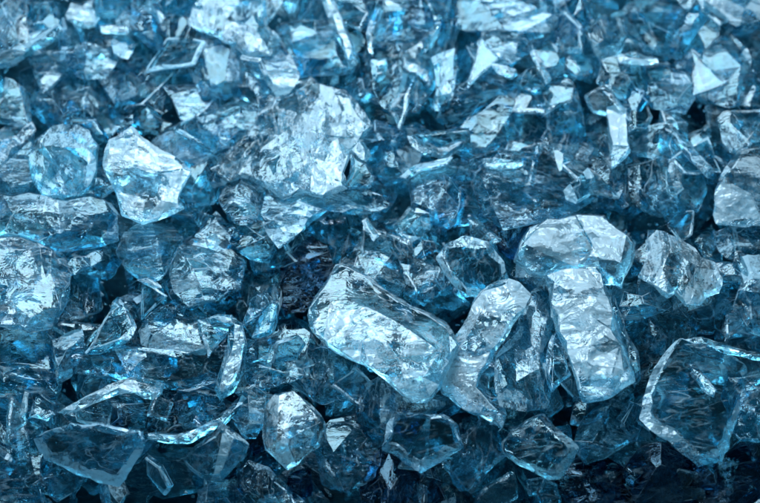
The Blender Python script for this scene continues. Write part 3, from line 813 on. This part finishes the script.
# ------------------------------------------------------------------ the smaller pieces packed between and under them
def filler_label(kind, u, v, rng, deep, tint):
    """Where a smaller piece lies, by the two nearest pieces that have a look of their own."""
    near = sorted(HEROES, key=lambda h: math.hypot(h[1] - u, h[2] - v))[:2]
    adj = {'t': 'teal', 'b': 'blue', 'w': 'pale', 'n': 'navy'}[tint]
    how = 'deep between' if deep else 'between'
    how = how.replace('deep between', 'deep between')
    return '%s %s %s %s and %s' % (adj, kind, how, near[0][0], near[1][0].replace('the ', 'the ', 1))


SEEN_LABELS = set()


def filler(u, v, z, rad, rng, deep, thin=False, pane=False):
    kind = 'flake' if pane else 'sliver' if thin else rng.choice(['shard', 'wedge', 'splinter', 'fragment'])
    n = rng.randint(3, 5) if pane else rng.randint(4, 5)
    el = rng.uniform(1.5, 2.6) if kind == 'splinter' else rng.uniform(1.0, 1.5)
    if thin:
        el = rng.uniform(4, 9)
    ph = rng.uniform(0, 6.28)
    poly = []
    for i in range(n):
        a = 6.283 * (i + rng.uniform(-.28, .28)) / n
        r = rad * rng.uniform(.75, 1.15)
        x, y = math.cos(a) * r * math.sqrt(el), math.sin(a) * r / math.sqrt(el)
        poly.append((x * math.cos(ph) - y * math.sin(ph), x * math.sin(ph) + y * math.cos(ph)))
    th = rad * rng.uniform(0.5, 0.95)
    tint = rng.choice('ttbbww') if v < 400 else rng.choice('ttbbn')  # navy replaces pale glass low down, deepening the shade there
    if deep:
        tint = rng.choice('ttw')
    if thin:
        th = rad * .3
    if pane:
        th = rng.uniform(5, 10); tint = rng.choice('wwt')
    f = rng.choice((.02, .04, .08, .15, .25, .4)) * (0.8 if deep else 1.0)
    if pane:
        f = rng.choice((0.0, 0.02, 0.12))
    poly = jag(poly, rng, 0.05)
    bm = relief(poly, [], rng, th, rad * (0.07 if pane else 0.12), (0, 0), lambda x, y: 0.0, f, rng.uniform(.3, .7) if pane else rng.uniform(.35, .75), [],
                0 if pane else rng.randint(2, 5), (0, 0), rng.uniform(.75, .98))
    if bm is None:
        return
    finish(bm, rng, 4.5 if not deep else 7.0, 0.6, 1.2 if pane else 0.8, 0.3 if deep else rng.choice((0.4, 0.7, 0.9)))
    if not deep and not thin and not pane:
        veils(bm, rng, 1, 0, 0, rad * .6, 0, th)
    R = Matrix.Rotation(rng.uniform(-.9, .9), 3, 'X') @ Matrix.Rotation(rng.uniform(-.9, .9), 3, 'Y')
    c = Vector((u, -v, z))
    origin = W(u, v, z)
    label = filler_label(kind, u, v, rng, deep, tint)
    if label in SEEN_LABELS:
        for extra in ('small ', 'squat ', 'tilted ', 'rough '):
            if extra + label not in SEEN_LABELS:
                label = extra + label
                break
    label = label.replace(' with the ', ' with ').replace(' piece ', ' ')
    while len(label.split()) > 16:
        w = label.split(); k = max(i for i, x in enumerate(w) if x == 'and'); label = ' '.join(w[:k]).replace('between', 'beside')
    SEEN_LABELS.add(label)
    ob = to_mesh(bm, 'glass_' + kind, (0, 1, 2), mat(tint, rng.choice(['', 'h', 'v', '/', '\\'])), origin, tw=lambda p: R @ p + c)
    ob.location = origin
    bm.free()
    tag(ob, label, 'glass ' + kind, 'smaller shards packed between the larger pieces')


def poisson(step, rng, box):
    pts, tries = [], 0
    while tries < 2500:
        q = (rng.uniform(box[0], box[2]), rng.uniform(box[1], box[3]))
        if all((q[0] - p[0]) ** 2 + (q[1] - p[1]) ** 2 > step * step for p in pts):
            pts.append(q); tries = 0
        tries += 1
    return pts


rng = random.Random(5)
BOX = (-60, -60, 820, 570)
for (step, z, rad, deep) in ((41, -8, 25, False), (54, -38, 38, True), (74, -82, 56, True)):
    for (u, v) in poisson(step, rng, BOX):
        filler(u, v, z + rng.uniform(-8, 8), rad * rng.uniform(.75, 1.25), rng, deep)

for (u, v) in poisson(150, rng, BOX):
    filler(u, v, rng.uniform(-14, -2), rng.uniform(7, 12), rng, False, True)

for (u, v) in poisson(66, rng, BOX):
    filler(u, v, rng.uniform(0, 14), rng.uniform(20, 36), rng, False, False, True)

# crumbs: the glittering grit in the gaps, past counting
bm = bmesh.new()
fl = bm.faces.layers.float.new('frost'); pl = bm.faces.layers.int.new('piece')
for _ in range(2600):
    u, v = rng.uniform(-50, 810), rng.uniform(-50, 560)
    z = rng.uniform(-70, -18)
    r = rng.uniform(1.2, 4.2)
    vs = [bm.verts.new(Vector((u, -v, z)) + Vector((rng.uniform(-1, 1), rng.uniform(-1, 1), rng.uniform(-1, 1))).normalized() * r * rng.uniform(.6, 1.2)) for _ in range(7)]
    res = bmesh.ops.convex_hull(bm, input=vs)
    bmesh.ops.delete(bm, geom=[g for g in res['geom_interior'] if isinstance(g, bmesh.types.BMVert)], context='VERTS')
for f in bm.faces:
    f[fl] = rng.choice((0, .2, .5, .8)); f[pl] = 0
for e in bm.edges:
    e.smooth = False
o = W(380, 251, -40)
cr = to_mesh(bm, 'glass_crumbs', (0,), mat('w', ''), o)
cr.location = o
bm.free()
cr['kind'] = 'stuff'; cr['label'] = 'glittering grit of tiny glass crumbs in the gaps of the heap'; cr['category'] = 'glass crumbs'

# bed under the heap, coloured dark to give the gaps their shade
bm = bmesh.new()
N = 70
g = {}
for j in range(N + 1):
    for i in range(N + 1):
        u = -500 + 1760 * i / N; v = -420 + 1240 * j / N
        p = Vector((u, v, 0))
        z = -165 + 26 * noise.noise(p * 0.012) + 10 * noise.noise(p * 0.05)
        edge = max(0, -130 - u, u - 890, -130 - v, v - 640)
        g[i, j] = bm.verts.new(W(u, v, z - edge * 0.45))
for j in range(N):
    for i in range(N):
        f = bm.faces.new((g[i, j], g[i, j + 1], g[i + 1, j + 1], g[i + 1, j])); f.smooth = True
me = bpy.data.meshes.new('ground')
bm.to_mesh(me); bm.free()
gm = bpy.data.materials.new('gap_shade_bed'); gm.use_nodes = True
nt = gm.node_tree
bs = nt.nodes['Principled BSDF']
nz = nd(nt, 'ShaderNodeTexNoise', i_Scale=160.0, i_Detail=6.0)
rp = nt.nodes.new('ShaderNodeValToRGB')
rp.color_ramp.elements[0].color = (0.006, 0.03, 0.046, 1); rp.color_ramp.elements[1].color = (0.02, 0.085, 0.125, 1)
nt.links.new(nz.outputs['Fac'], rp.inputs[0]); nt.links.new(rp.outputs[0], bs.inputs['Base Color'])
bs.inputs['Roughness'].default_value = 0.9
bs.inputs['Specular IOR Level'].default_value = 0.1
bp = nd(nt, 'ShaderNodeBump', i_Distance=0.004, i_Strength=0.8)
nt.links.new(nz.outputs['Fac'], bp.inputs['Height']); nt.links.new(bp.outputs[0], bs.inputs['Normal'])
me.materials.append(gm)
go = bpy.data.objects.new('ground', me); COL.objects.link(go); go['kind'] = 'structure'

# ------------------------------------------------------------------ light, air, camera
world = bpy.data.worlds.new('World'); scene.world = world; world.use_nodes = True
bg = world.node_tree.nodes['Background']
bg.inputs['Color'].default_value = (0.08, 0.28, 0.39, 1); bg.inputs['Strength'].default_value = WORLD


def softbox(name, loc, target, sx, sy, watts, col):
    l = bpy.data.lights.new(name, 'AREA'); l.shape = 'RECTANGLE'; l.size = sx; l.size_y = sy; l.energy = watts; l.color = col
    o = bpy.data.objects.new(name, l); COL.objects.link(o); o.location = loc
    o.rotation_euler = (Vector(target) - Vector(loc)).to_track_quat('-Z', 'Y').to_euler()
    return o


TOPC = W(350, 110, 0)
softbox('added_overhead_key', TOPC + Vector((-0.05, 0.08, 0.40)), W(380, 200, 0), 0.42, 0.30, KEY, (0.725, 0.89, 1.0))  # added lamp for the soft light from above, no source seen
softbox('added_front_fill', W(330, 150, 0) + Vector((-0.35, -0.55, 0.65)), W(380, 230, 0), 0.20, 0.16, FILL, (0.64, 0.86, 1.0))  # unseen fill lamp added to lift the dark front faces

cam = bpy.data.cameras.new('camera'); cam.lens = 100; cam.sensor_width = 36; cam.clip_start = 0.01; cam.clip_end = 50
co = bpy.data.objects.new('camera', cam); COL.objects.link(co)
co.location = CAM
co.rotation_euler = FWD.to_track_quat('-Z', 'Y').to_euler()
cam.dof.use_dof = True
cam.dof.focus_distance = D - PX * (36 + S * 70)
cam.dof.aperture_fstop = 7.5
scene.camera = co
scene.view_settings.view_transform = 'Standard'; scene.view_settings.look = 'None'
scene.view_settings.exposure = EXPO; scene.view_settings.gamma = 1
cy = scene.cycles
cy.max_bounces = 10; cy.transmission_bounces = 10; cy.glossy_bounces = 5; cy.diffuse_bounces = 2; cy.transparent_max_bounces = 8
cy.use_adaptive_sampling = True; cy.adaptive_threshold = 0.03; cy.adaptive_min_samples = 24
cy.caustics_reflective = True; cy.caustics_refractive = True; cy.blur_glossy = 0.6
cy.sample_clamp_indirect = 6.0
cy.use_denoising = True
cy.denoiser = 'OPENIMAGEDENOISE'
